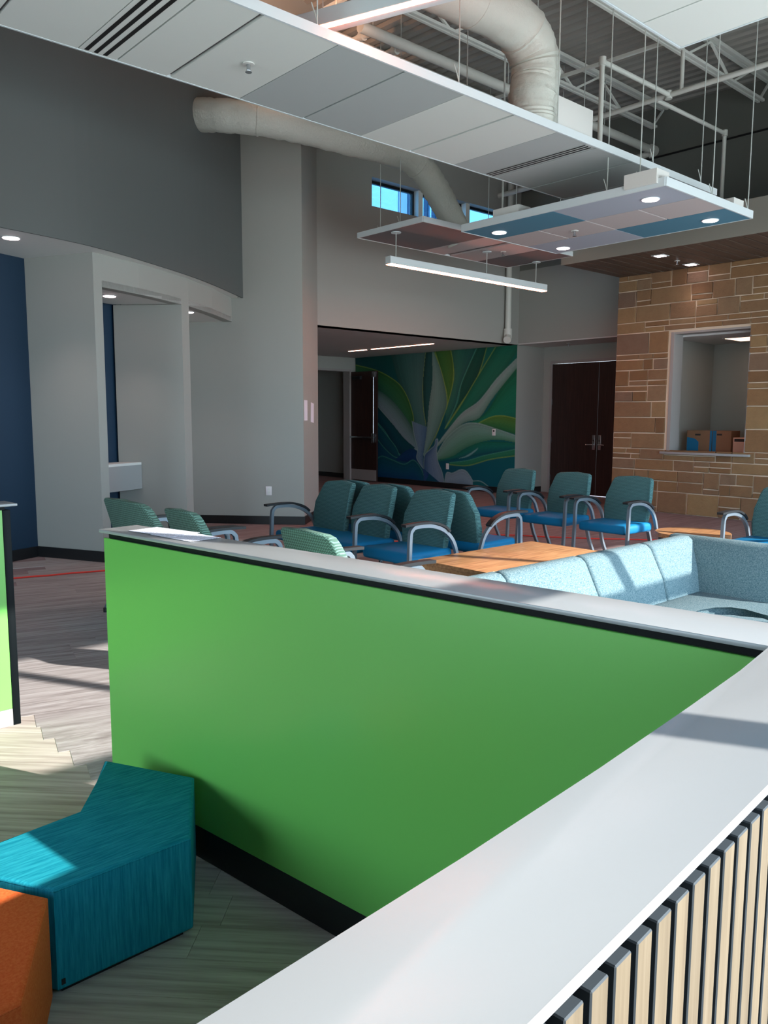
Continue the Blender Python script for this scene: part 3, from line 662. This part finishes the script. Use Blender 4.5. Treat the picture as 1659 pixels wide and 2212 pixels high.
# ================================================================== TABLES
def cube_table(x0, x1, y0, y1, h, label):
    t = empty('block_table', ((x0+x1)/2, (y0+y1)/2, 0), 0, label, 'table'); a, c = (x1-x0)/2, (y1-y0)/2
    box('table_top', (-a, -c, h-.03), (a, c, h), 'table_wood', t, .003)
    box('side_panel', (-a, -c, .05), (-a+.025, c, h-.03), 'table_wood', t); box('side_panel', (a-.025, -c, .05), (a, c, h-.03), 'table_wood', t)
    box('side_panel', (-a+.025, -c, .05), (a-.025, -c+.025, h-.03), 'table_wood', t); box('side_panel', (-a+.025, c-.025, .05), (a-.025, c, h-.03), 'table_wood', t)
    box('plinth', (-a+.05, -c+.05, 0), (a-.05, c-.05, .05), 'black_base', t)
cube_table(4.10, 4.694, 3.50, 4.17, .45, 'wood block table beside the sofa, nearer of the two')
cube_table(4.698, 5.45, 3.50, 4.17, .45, 'wood block table beside the sofa, farther of the two')
t = empty('round_table', (7.02, 3.52, 0), 0, 'low round wood table between the sofa and stone wall', 'table')
MB().cyl((0, 0), .33, .41, .45, 40).build('table_top', 'table_wood', t); MB().cyl((0, 0), .30, .04, .41, 40).build('drum', 'door_wood', t); MB().cyl((0, 0), .25, 0, .04, 30).build('plinth', 'black_base', t)

# ================================================================== SOFA (local origin at its inner back corner)
sf = empty('corner_sofa', (0, 0, 0), 0, 'light aqua tweed corner sofa in full sunlight', 'sofa')
def cushion_x(x0, x1):
    b = MB().prism([(2.31, .36), (2.36, .55), (2.445, .715), (2.475, .738), (2.52, .742), (2.56, .725), (2.60, .5), (2.62, .12), (2.45, .12)], x0, x1, .022, 3, lambda p: (p[2], p[0], p[1]))
    for v in b.bm.verts:
        s = 1-((v.co.x-(x0+x1)/2)/((x1-x0)/2))**2
        if v.co.z > .6: v.co.z += .018*s
        if v.co.y < 2.5: v.co.y -= .02*s*(v.co.z-.3)
    b.build('back_cushion', 'sofa_fabric', sf, True)
for a, c in ((2.34, 3.015), (3.02, 3.695), (3.70, 4.375), (4.38, 4.90)): cushion_x(a, c)
def cushion_y(y0, y1):
    b = MB().prism([(4.745, .36), (4.79, .55), (4.87, .715), (4.895, .738), (4.95, .742), (4.99, .725), (5.03, .5), (5.05, .12), (4.88, .12)], y0, y1, .022, 3, lambda p: (p[0], p[2], p[1]))
    b.build('back_cushion', 'sofa_fabric', sf, True)
cushion_y(1.84, 2.62)
SP = [(2.34, 2.12), (4.30, 2.12), (4.43, 2.09), (4.52, 2.02), (4.54, 1.92), (4.50, 1.82), (4.40, 1.72), (4.32, 1.55), (4.32, 1.25), (4.98, 1.25), (4.98, 1.82), (4.78, 1.85), (4.78, 2.36), (2.34, 2.36)]
soft_prism('seat_cushion', SP, .20, .42, 'sofa_fabric', .035, sf)
soft_prism('sofa_base', [(2.36, 2.15), (4.5, 2.15), (4.55, 1.9), (4.36, 1.55), (4.36, 1.28), (4.95, 1.28), (5.0, 1.84), (5.0, 2.58), (2.36, 2.58)], .06, .20, 'sofa_fabric', .01, sf)
for x, y in ((2.45, 2.5), (4.9, 2.5), (4.88, 1.35), (4.44, 1.35), (2.45, 2.2)): box('foot', (x-.02, y-.02, 0), (x+.02, y+.02, .06), 'black_plastic', sf)
po = empty('pouf', (3.98, 1.80, 0), 0, 'rounded light aqua tweed pouf in front of the corner sofa', 'pouf')
pts = [(.45*math.copysign(abs(math.cos(a))**.55, math.cos(a)), .26*math.copysign(abs(math.sin(a))**.55, math.sin(a))) for a in [2*math.pi*k/40 for k in range(40)]]
soft_prism('pouf_body', pts, .03, .405, 'sofa_fabric', .04, po); MB().prism([(x*.8, y*.8) for x, y in pts], 0, .03).build('pouf_base', 'black_plastic', po)

# ================================================================== SUSPENDED CEILING CLOUDS
def cloud(name, label, X0, X1, Y0, Y1, z, tiles, hang, fh=.065, group='suspended ceiling clouds'):
    cx, cy_ = (X0+X1)/2, (Y0+Y1)/2
    r = empty(name, (cx, cy_, z), 0, label, 'ceiling cloud', group)
    for x0, x1, y0, y1, mt in tiles: box('tile', (x0-cx+.004, y0-cy_+.004, 0), (x1-cx-.004, y1-cy_-.004, .02), mt, r)
    b = MB(); a, c = (X1-X0)/2, (Y1-Y0)/2
    box('grid_backing', (-a+.012, -c+.012, .021), (a-.012, c-.012, .026), 'tile_dark', r)
    for s in (-1, 1):
        box('fascia', (-a, s*c-.008, -.003), (a, s*c+.008, fh), 'fascia', r); box('fascia', (s*a-.008, -c+.008, -.003), (s*a+.008, c-.008, fh), 'fascia', r)
    for hx, hy in hang:
        zt = ROOF(hy)-z
        MB().tube([(hx-cx, hy-cy_, .03), (hx-cx+.004, hy-cy_, .3), (hx-cx, hy-cy_, zt)], .0055, 6).build('hanger_wire', 'wire', r)
        MB().tube([(hx-cx, hy-cy_, .08), (hx-cx-.012, hy-cy_+.006, .13), (hx-cx-.03, hy-cy_+.02, .2)], .0045, 5).build('wire_tail', 'wire', r)
    return r
def slots(r, x, y0, y1, n=3, pitch=.065, w_=.028):
    cx, cy_, z = r.location
    for k in range(n): box('diffuser_slot', (x+k*pitch-cx, y0-cy_, -.002), (x+k*pitch+w_-cx, y1-cy_, .004), 'slot_black', r)
Ya, Yb = 4.42, 5.67
edges = [(-.6, .01, 'tile_white'), (.01, .62, 'tile_white'), (.62, 1.14, 'tile_white'), (1.14, 1.745, 'tile_white'), (1.76, 2.30, 'tile_white'), (2.30, 2.57, 'tile_white'), (2.575, 2.955, 'tile_white'), (2.98, 3.57, 'tile_white'),
         (3.57, 4.18, 'tile_grey'), (4.19, 4.81, 'tile_grey'), (4.81, 5.41, 'tile_white'), (5.43, 6.02, 'tile_white'), (6.02, 6.46, 'tile_grey'), (6.46, 6.62, 'tile_grey'), (6.625, 7.23, 'tile_grey'), (7.24, 7.84, 'tile_grey'), (7.85, 8.40, 'tile_grey'), (8.41, 8.96, 'tile_dark')]
mc = cloud('ceiling_cloud', 'longest suspended ceiling cloud of white and grey tiles with slot diffusers', -.6, 8.97, Ya, Yb, 3.97,
           [(a, c, Ya, Yb, mt) for a, c, mt in edges], [(3.385, Ya), (4.74, Ya), (6.0, Ya), (7.6, Ya), (8.6, Ya), (7.3, Yb), (8.2, Yb), (6.2, Yb), (4.4, Yb), (2.0, Yb)])
slots(mc, 2.335, Ya+.03, Yb-.03); slots(mc, 6.475, Ya+.04, Yb-.03, 3, .045, .018)
box('plenum_box', (6.135-4.185, 4.51-5.045, .03), (6.67-4.185, 5.6-5.045, .36), 'white_paint', mc, .004)
X0, X1, X2, X3, X4 = 6.87, 7.463, 8.057, 8.65, 0
sc2 = cloud('ceiling_cloud', 'small lower ceiling cloud of blue, lilac and blush tiles with four downlights', X0, X3, 3.86, 6.33, 3.57,
    [(X0, X1, 5.1, 6.33, 'tile_blue'), (X0, X1, 3.86, 5.1, 'tile_lilac'), (X2, X3, 5.1, 6.33, 'tile_lilac'), (X2, X3, 3.86, 5.1, 'tile_blue')]+
    [(X1+.004, X2-.004, 3.86+k*.6175+.006, 3.86+(k+1)*.6175-.006, 'tile_blush') for k in range(4)],
    [(6.94, 4.51), (7.06, 5.9), (8.62, 3.9), (7.83, 3.9), (6.95, 4.17), (7.5, 6.28)], .075)
for a, b_ in (((6.83, 3.93), (7.05, 4.26)), ((6.90, 5.55), (7.10, 5.9)), ((8.30, 3.90), (8.52, 4.1))):
    jb = box('junction_box', (a[0]-7.76, a[1]-5.095, .03), (b_[0]-7.76, b_[1]-5.095, .16), 'white_paint', sc2)
MB().tube(spline([(-.55, -.62, .05), (-.5, -.35, .17), (-.45, -.1, .2), (-.4, .15, .17), (-.4, .3, .06)], 5), .02, 8).build('flex_conduit', 'wire', sc2, True)
cloud('ceiling_cloud', 'white ceiling cloud corner in the upper right of the photo', 1.2, 5.36, 1.72, 2.95, 4.0,
      [(1.2+k*.61+(0 if k else .01), 1.2+(k+1)*.61, 1.73, 2.94, 'tile_white') for k in range(6)]+[(4.865, 5.355, 1.73, 2.94, 'tile_white')], [(5.2, 2.9), (3.4, 2.9), (5.2, 1.8)], .05)
bcX = [(7.07, 8.26, 'tile_dark'), (8.27, 8.70, 'tile_blush'), (8.82, 9.43, 'tile_blush'), (9.44, 10.15, 'tile_dark')]
cloud('ceiling_cloud', 'dark and blush ceiling cloud under the high windows, carrying the bar light', 7.06, 10.15, 7.14, 8.37, 3.85, [(a, c, 7.15, 8.36, mt) for a, c, mt in bcX],
      [(7.4, 8.3), (8.9, 7.2), (9.9, 7.2), (9.6, 8.3), (7.25, 7.75)])

# ================================================================== LAMPS
def bar_lamp(name, label, p, q, z, w_, h, strip, up=False, rods=(), zc=0, estr=None):
    d = Vector((q[0]-p[0], q[1]-p[1])); L = d.length; a = math.atan2(d.y, d.x)
    r = empty(name, (p[0], p[1], z), a, label, 'lamp')
    MB().box((0, -w_/2, .004), (L, w_/2, h), .003, 1).build('housing', 'fascia', r)
    box('light_strip', (.01, strip[0], -.002), (L-.01, strip[1], .006), 'lamp_warm', r)
    if up: box('uplight_strip', (.05, -.03, h-.002), (L-.05, .03, h+.004), 'lamp_warm', r)
    for t in rods:
        MB().tube([(t, 0, h), (t, 0, zc-z)], .006, 6).build('rod', 'wire', r); MB().cyl((t, 0), .065, zc-z-.012, zc-z-.001, 16).build('canopy', 'fascia', r)
    return r
bar_lamp('linear_pendant', 'long glowing bar pendant hanging below the dark blush cloud', (7.05, 7.76), (10.33, 7.76), 3.43, .10, .10, (-.05, .045), False, (.14, 1.91, 3.05), 3.845)
lp_ = bar_lamp('linear_pendant', 'large glowing linear pendant above the longest cloud, top of photo', (4.75, 1.55), (3.25, 5.65), 4.15, .13, .11, (.015, .062), True)
for t in (.8, 3.2):
    MB().tube([(t, 0, .11), (t, 0, ROOF(3.5)-4.15)], .004, 6).build('hanger_wire', 'wire', lp_)
ac = bpy.data.lights.new('added_spot_beam', 'SPOT'); ac.energy = 1100; ac.color = (1, .50, .30); ac.spot_size = math.radians(40); ac.spot_blend = .8; ac.shadow_soft_size = .05  # added warm spot to brighten the upper bulkhead, not a fitting of the pendant
aco = bpy.data.objects.new('added_spot_beam', ac); COL.objects.link(aco); aco.parent = lp_; aco.location = (3.9, 0, .2)
aco.rotation_euler = (Matrix.Rotation(-lp_.rotation_euler.z, 3, 'Z') @ (Vector((6.0, 8.4, 6.5))-Vector((3.41, 5.21, 4.35)))).to_track_quat('-Z', 'Y').to_euler()
MB().cyl((3.9, 0), .04, .11, .18, 14, .05).build('added_spot_head', 'fascia', lp_, True)  # made-up housing for the added bulkhead spot
hl = empty('recessed_linear_light', (10.97, 10.8, 2.88), math.pi/2, 'pair of slim glowing ceiling strips in the mural corridor', 'lamp')
box('light_strip', (0, -.025, -.012), (1.75, .025, -.002), 'lamp_hall', hl); box('light_strip', (1.89, -.025, -.012), (2.48, .025, -.002), 'lamp_hall', hl)
box('trim_strip', (-.02, -.035, -.006), (2.5, .035, 0), 'fascia', hl); box('coupling', (1.76, -.03, -.016), (1.88, .03, -.004), 'frame_grey', hl)
def downlight(loc, label, r=.075, energy=12, sq=False, group='recessed downlights', estr='lamp_pink'):
    o = empty('downlight', loc, 0, label, 'downlight', group)
    if sq: box('trim_ring', (-r*1.5, -r*1.5, -.008), (r*1.5, r*1.5, -.001), 'fascia', o); box('lens', (-r, -r, -.011), (r, r, -.008), estr, o)
    else: MB().cyl((0, 0), r*1.15, -.007, -.001, 24).build('trim_ring', 'fascia', o); MB().cyl((0, 0), r, -.011, -.007, 24).build('lens', estr, o)
    l_ = bpy.data.lights.new('downlight_beam', 'SPOT'); l_.energy = energy; l_.color = (1, .78, .74); l_.spot_size = math.radians(95); l_.spot_blend = .9; l_.shadow_soft_size = .06
    lo_ = bpy.data.objects.new('downlight_beam', l_); COL.objects.link(lo_); lo_.parent = o; lo_.location = (0, 0, -.03)
    return o
downlight((7.19, 4.19, 3.57), 'round downlight in the lilac tile, near end of the small cloud')
downlight((8.40, 4.19, 3.57), 'round downlight in the blue tile, right end of the small cloud')
downlight((7.20, 6.06, 3.57), 'round downlight in the blue tile, left end of the small cloud')
downlight((8.43, 6.07, 3.57), 'round downlight in the lilac tile at the small cloud back')
downlight((10.58, 5.98, 3.75), 'square downlight in the wood plank soffit, nearer one', .06, 10, True)
downlight((11.5, 6.0, 3.75), 'square downlight in the wood plank soffit nearest the stone wall', .06, 14, True)
downlight((2.50, 7.84, 3.105), 'round downlight in the white soffit at the left edge', .07, 60)
downlight((3.72, 8.57, 2.79), 'round downlight in the second niche above the white desk', .065, 36)
downlight((5.0, 9.2, 2.79), 'round downlight under the header of the third niche by the column', .065, 40)
def sprinkler(loc, label):
    o = empty('ceiling_sprinkler', loc, 0, label, 'sprinkler', 'sprinkler heads')
    MB().cyl((0, 0), .042, -.008, -.001, 18).build('escutcheon', 'white_paint', o); MB().cyl((0, 0), .014, -.045, -.008, 10).build('body', 'chrome', o)
    MB().cyl((0, 0), .024, -.06, -.055, 12).build('deflector', 'chrome', o); box('yoke', (-.014, -.003, -.056), (.014, .003, -.04), 'chrome', o)
sprinkler((3.28, 5.08, 3.97), 'small sprinkler head in a white tile of the longest cloud')
sprinkler((7.76, 5.44, 3.57), 'small sprinkler head in the blush tiles of the small cloud')
sprinkler((11.09, 6.0, 3.75), 'small sprinkler head in the wood plank soffit')
sprinkler((9.15, 7.62, 3.85), 'small sprinkler head beside the bar pendant canopy')
sprinkler((12.75, 9.0, 2.88), 'small sprinkler head above the dark double door')

# ================================================================== DUCTS, PIPES, JOISTS
def duct(name, label, path, r, seed):
    P = spline(path, 10); rg = random.Random(seed); wob = [rg.uniform(-.012, .012) for _ in P]
    o = empty(name, tuple(P[0]), 0, label, 'duct'); P0 = P[0]
    b = MB(); b.tube([p-P0 for p in P], r, 28, True, None, lambda i: r+wob[i]*.5)
    bend = []
    for i, p in enumerate(P):
        a = (P[min(i+1, len(P)-1)]-p); c_ = (p-P[max(i-1, 0)])
        bend.append(a.angle(c_) if a.length > 0 and c_.length > 0 else 0)
    for k, v in enumerate(b.bm.verts):
        i = k//28; kk = 1+.045*math.sin(i*2.9+.6*math.sin(k % 28*.45))*min(1, bend[min(i, len(bend)-1)]*6)+rg.uniform(-.006, .006)
        c_ = P[min(i, len(P)-1)]-P0; v.co = c_+(v.co-c_)*kk
    b.build('duct_wrap', 'duct_wrap', o, True)
    for i in (len(P)//5, int(len(P)*.62)):
        d = (P[i+1]-P[i]).normalized()
        MB().tube([P[i]-P0-d*.012, P[i]-P0+d*.012], r*1.04, 28).build('tape_band', 'duct_wrap', o, True)
    return o
duct('flexible_duct', 'thick white wrapped duct bending down onto the longest cloud', [(4.1, 4.66, 4.85), (4.76, 4.66, 4.85), (5.37, 4.66, 4.86), (5.72, 4.66, 4.83), (5.92, 4.66, 4.70), (5.99, 4.66, 4.50), (5.955, 4.66, 4.28), (5.955, 4.66, 4.10), (5.955, 4.66, 4.03)], .212, 2)
duct('flexible_duct', 'white wrapped duct crossing before the high windows down to the dark cloud', [(4.93, 8.72, 4.98), (5.15, 8.35, 4.92), (5.6, 8.02, 4.87), (6.5, 7.9, 4.86), (7.3, 7.9, 4.88), (7.72, 7.9, 4.80), (8.02, 7.88, 4.56), (8.3, 7.85, 4.22), (8.45, 7.8, 3.9)], .18, 5)
pp = empty('sprinkler_main', (5.2, 6.97, 5.66), 0, 'thick white sprinkler main pipe running below the roof joists', 'pipe')
MB().tube([(.72, 0, 0), (6.8, 0, .02)], .06, 14).build('pipe_run', 'pipe_white', pp, True)
MB().tube([(6.7, 0, .02), (6.82, 0, .02)], .08, 14).build('coupling', 'pipe_white', pp, True)
MB().tube([(6.76, .03, -.02), (6.6, .9, -.1), (6.5, 2.9, -.15)], .045, 12).build('branch_run', 'pipe_white', pp, True)
MB().tube([(6.72, 0, .1), (6.72, 0, -.1)], .03, 8).build('bolt_lug', 'pipe_white', pp, True)
for xx in (.95, 1.45): MB().tube([(xx, .0, .0), (xx, .28, .06), (xx, .5, .06)], .03, 10).build('branch_tee', 'pipe_white', pp, True); MB().tube([(xx, .2, .04), (xx, .27, .055)], .05, 10).build('coupling', 'pipe_white', pp, True)
for xx in (0.9, 3.2, 5.4): MB().tube([(xx, 0, 0), (xx, 0, ROOF(7)-5.66)], .006, 6).build('hanger_rod', 'wire', pp)
def pipe(label, path, r=.028):
    o = empty('sprinkler_pipe', path[0], 0, label, 'pipe', 'thin sprinkler pipes'); P0 = Vector(path[0])
    for a, c in zip(path, path[1:]): MB().tube([Vector(a)-P0, Vector(c)-P0], r, 10).build('pipe_run', 'pipe_white', o, True)
    for q in path[1:-1]: MB().tube([Vector(q)-P0-Vector((0, 0, r*1.5)), Vector(q)-P0+Vector((0, 0, r*1.5))], r*1.45, 10).build('elbow', 'pipe_white', o, True)
    return o
pipe('thin white pipe looping up from the longest cloud and back', [(7.83, 5.2, 4.02), (7.83, 5.2, 5.3), (9.165, 5.17, 5.3)])
pipe('thin white pipe running level toward the upper right', [(9.2, 6.6, 5.3), (9.2, 5.18, 5.3), (9.2, 1.5, 5.3)], .03)
pipe('thin white pipe stub rising from the level pipe', [(9.2, 5.02, 5.32), (9.2, 5.02, 5.75)], .024)
pipe('thin white pipe dropping down to the wood soffit', [(9.235, 5.35, 5.3), (10.95, 5.32, 5.3), (10.95, 5.32, 4.18)], .026)
pw_ = pipe('white pipe running down the wall left of the stone wall', [(11.95, 9.80, 5.8), (11.95, 9.80, 3.06), (11.88, 9.76, 2.95)], .055)
MB().tube([(-.09, -.06, -2.87), (-.02, -.02, -2.82)], .075, 10).build('coupling', 'pipe_white', pw_, True)
def joist(y, label):
    zt = ROOF(y)-.02; zb = zt-.40; o = empty('roof_joist', (0, y, zb), 0, label, 'joist', 'open web roof joists')
    h = .40; x0, x1 = 1.5, 12.34
    for s in (-1, 1):
        box('top_chord', (x0, s*.012, h-.055), (x1, s*.06, h-.008), 'steel_paint', o)
        box('bottom_chord', (x0, s*.014, 0), (x1-.3, s*.05, .035), 'steel_paint', o)
    x = x0+.3; k = 0
    while x < x1-.75:
        a = (x, 0, .02 if k % 2 else h-.05); c = (x+.62, 0, h-.05 if k % 2 else .02)
        MB().tube([a, c], .0, flat=(.014, .014)).build('web_member', 'steel_paint', o)
        x += .62; k += 1
    MB().tube([(x1-.36, 0, .02), (x1-.05, 0, h-.06)], 0, flat=(.014, .014)).build('web_member', 'steel_paint', o)
    return o
for y, l_ in ((5.34, 'white open-web roof joist nearest the upper right cloud'), (7.0, 'white open-web roof joist above the thick sprinkler main'), (8.72, 'white open-web roof joist closest to the high windows'), (3.6, 'white open-web roof joist nearest the front windows')): joist(y, l_)
for x in (6.1, 9.6):
    br = empty('bridging_bar', (x, 3.5, ROOF(5)-.30), 0, 'thin bridging bar tying the roof joists at %s' % ('mid span' if x < 7 else 'far end'), 'steel bar')
    MB().tube([(0, 0, -.05), (0, 5.3, .14)], 0, flat=(.02, .02)).build('bar', 'steel_paint', br)

# ================================================================== SMALL THINGS ON WALLS AND FLOOR
def plate(name, label, loc, rz, w_, h, cat, kind):
    o = empty(name, loc, rz, label, cat)
    box('cover_plate', (-w_/2, -.008, -h/2), (w_/2, 0, h/2), 'plate_white', o, .002)
    if kind == 'outlet':
        for z in (-.022, .022): box('socket', (-.016, -.0095, z-.014), (.016, -.008, z+.014), 'tile_white', o)
    if kind == 'thermostat': box('display', (-.02, -.0095, .01), (.02, -.008, .04), 'black_plastic', o)
    return o
ca = math.atan2(8.972-10.40, 6.592-5.30)
plate('wall_outlet', 'white power outlet low on the grey corner column', (6.255, 9.343, .468), ca, .085, .125, 'outlet', 'outlet')
plate('thermostat', 'small white thermostat on the right part of the mural', (12.352, 10.43, 1.2), -math.pi/2, .085, .13, 'thermostat', 'thermostat')
plate('wall_outlet', 'white power outlet low on the mural', (12.352, 11.69, .46), -math.pi/2, .08, .125, 'outlet', 'outlet')
a2 = math.atan2(9.70-8.972, 7.40-6.592)
for t, z, l_ in ((.155, 1.585, 'white notice sheet taped left on the column edge'), (.62, 1.555, 'white notice sheet taped crookedly beside the corridor')):
    o = empty('notice_sheet', (6.592+t*math.cos(a2), 8.972+t*math.sin(a2), z), a2, l_, 'paper')
    box('sheet', (-.108, -.004, -.14), (.108, -.001, .14), 'paper', o)
    if t > .5: o.rotation_euler = (0, math.radians(4), a2)
def carton(loc, rz, s, label, kind):
    o = empty('carton', loc, rz, label, 'box', 'cartons in the reception room')
    box('carton_body', (-s[0]/2, -s[1]/2, 0), (s[0]/2, s[1]/2, s[2]), 'cardboard' if kind != 'c' else 'print_white', o, .004)
    f = -s[0]/2
    if kind == 'a': MB().prism([(s[1]/2-.005, .005), (s[1]/2-.005, s[2]*.68), (.16*s[1], s[2]*.6), (.02*s[1], s[2]*.45), (.02*s[1], .005)], f-.002, f, 0, 2, lambda p: (p[2], p[0], p[1])).build('blue_print', 'print_blue', o); box('hand_hole', (f-.002, -.02, s[2]*.76), (f, .07, s[2]*.84), 'print_dark', o); box('blue_edge', (f-.002, -s[1]/2, .0), (f, -s[1]/2+.035, s[2]), 'print_blue', o)
    if kind == 'b': box('blue_edge', (f-.002, s[1]/2-.06, .0), (f, s[1]/2, s[2]), 'print_blue', o); box('hand_hole', (f-.002, .0, s[2]*.78), (f, .08, s[2]*.86), 'print_dark', o)
    if kind == 'c': box('dark_band', (f-.002, -.10, s[2]*.72), (f, s[1]/2-.02, s[2]*.92), 'print_dark', o); box('red_patch', (f-.002, -s[1]/2, .0), (f, -.12, s[2]*.6), 'print_red', o)
rc = empty('reception_desk', (12.35, 5.6, 0), 0, 'pale counter inside the reception opening under the cartons', 'counter')
box('worktop', (-.09, -1.2, .93), (.6, .95, .965), 'solid_surface', rc); box('desk_front', (-.05, -1.2, 0), (.0, .95, .93), 'frame_grey', rc); box('desk_side', (.55, -1.2, 0), (.6, .95, .93), 'frame_grey', rc)
carton((12.55, 6.19, .966), 0, (.3, .42, .33), 'brown carton with blue print, left one in the reception opening', 'a')
carton((12.55, 5.82, .966), 0, (.3, .30, .33), 'brown carton with blue edge, middle one in the reception opening', 'b')
carton((12.55, 5.47, .966), 0, (.3, .34, .23), 'low pale carton with red patch, right one in the reception opening', 'c')
cd = empty('extension_cord', (0, 0, 0), 0, 'red extension cord snaking over the floor past the chair rows', 'cord')
MB().tube(spline([(1.0, 7.85, .008), (2.32, 7.68, .008), (2.62, 7.60, .008), (2.80, 7.58, .008), (3.06, 7.50, .008), (4.2, 7.2, .008), (5.6, 7.0, .008), (7.2, 6.9, .008), (7.9, 6.45, .008), (8.17, 6.01, .008), (8.37, 5.74, .008), (8.52, 5.50, .008), (8.75, 5.26, .008), (9.2, 4.7, .008)], 8), .0085, 6).build('cord_run', 'cord_red', cd, True)
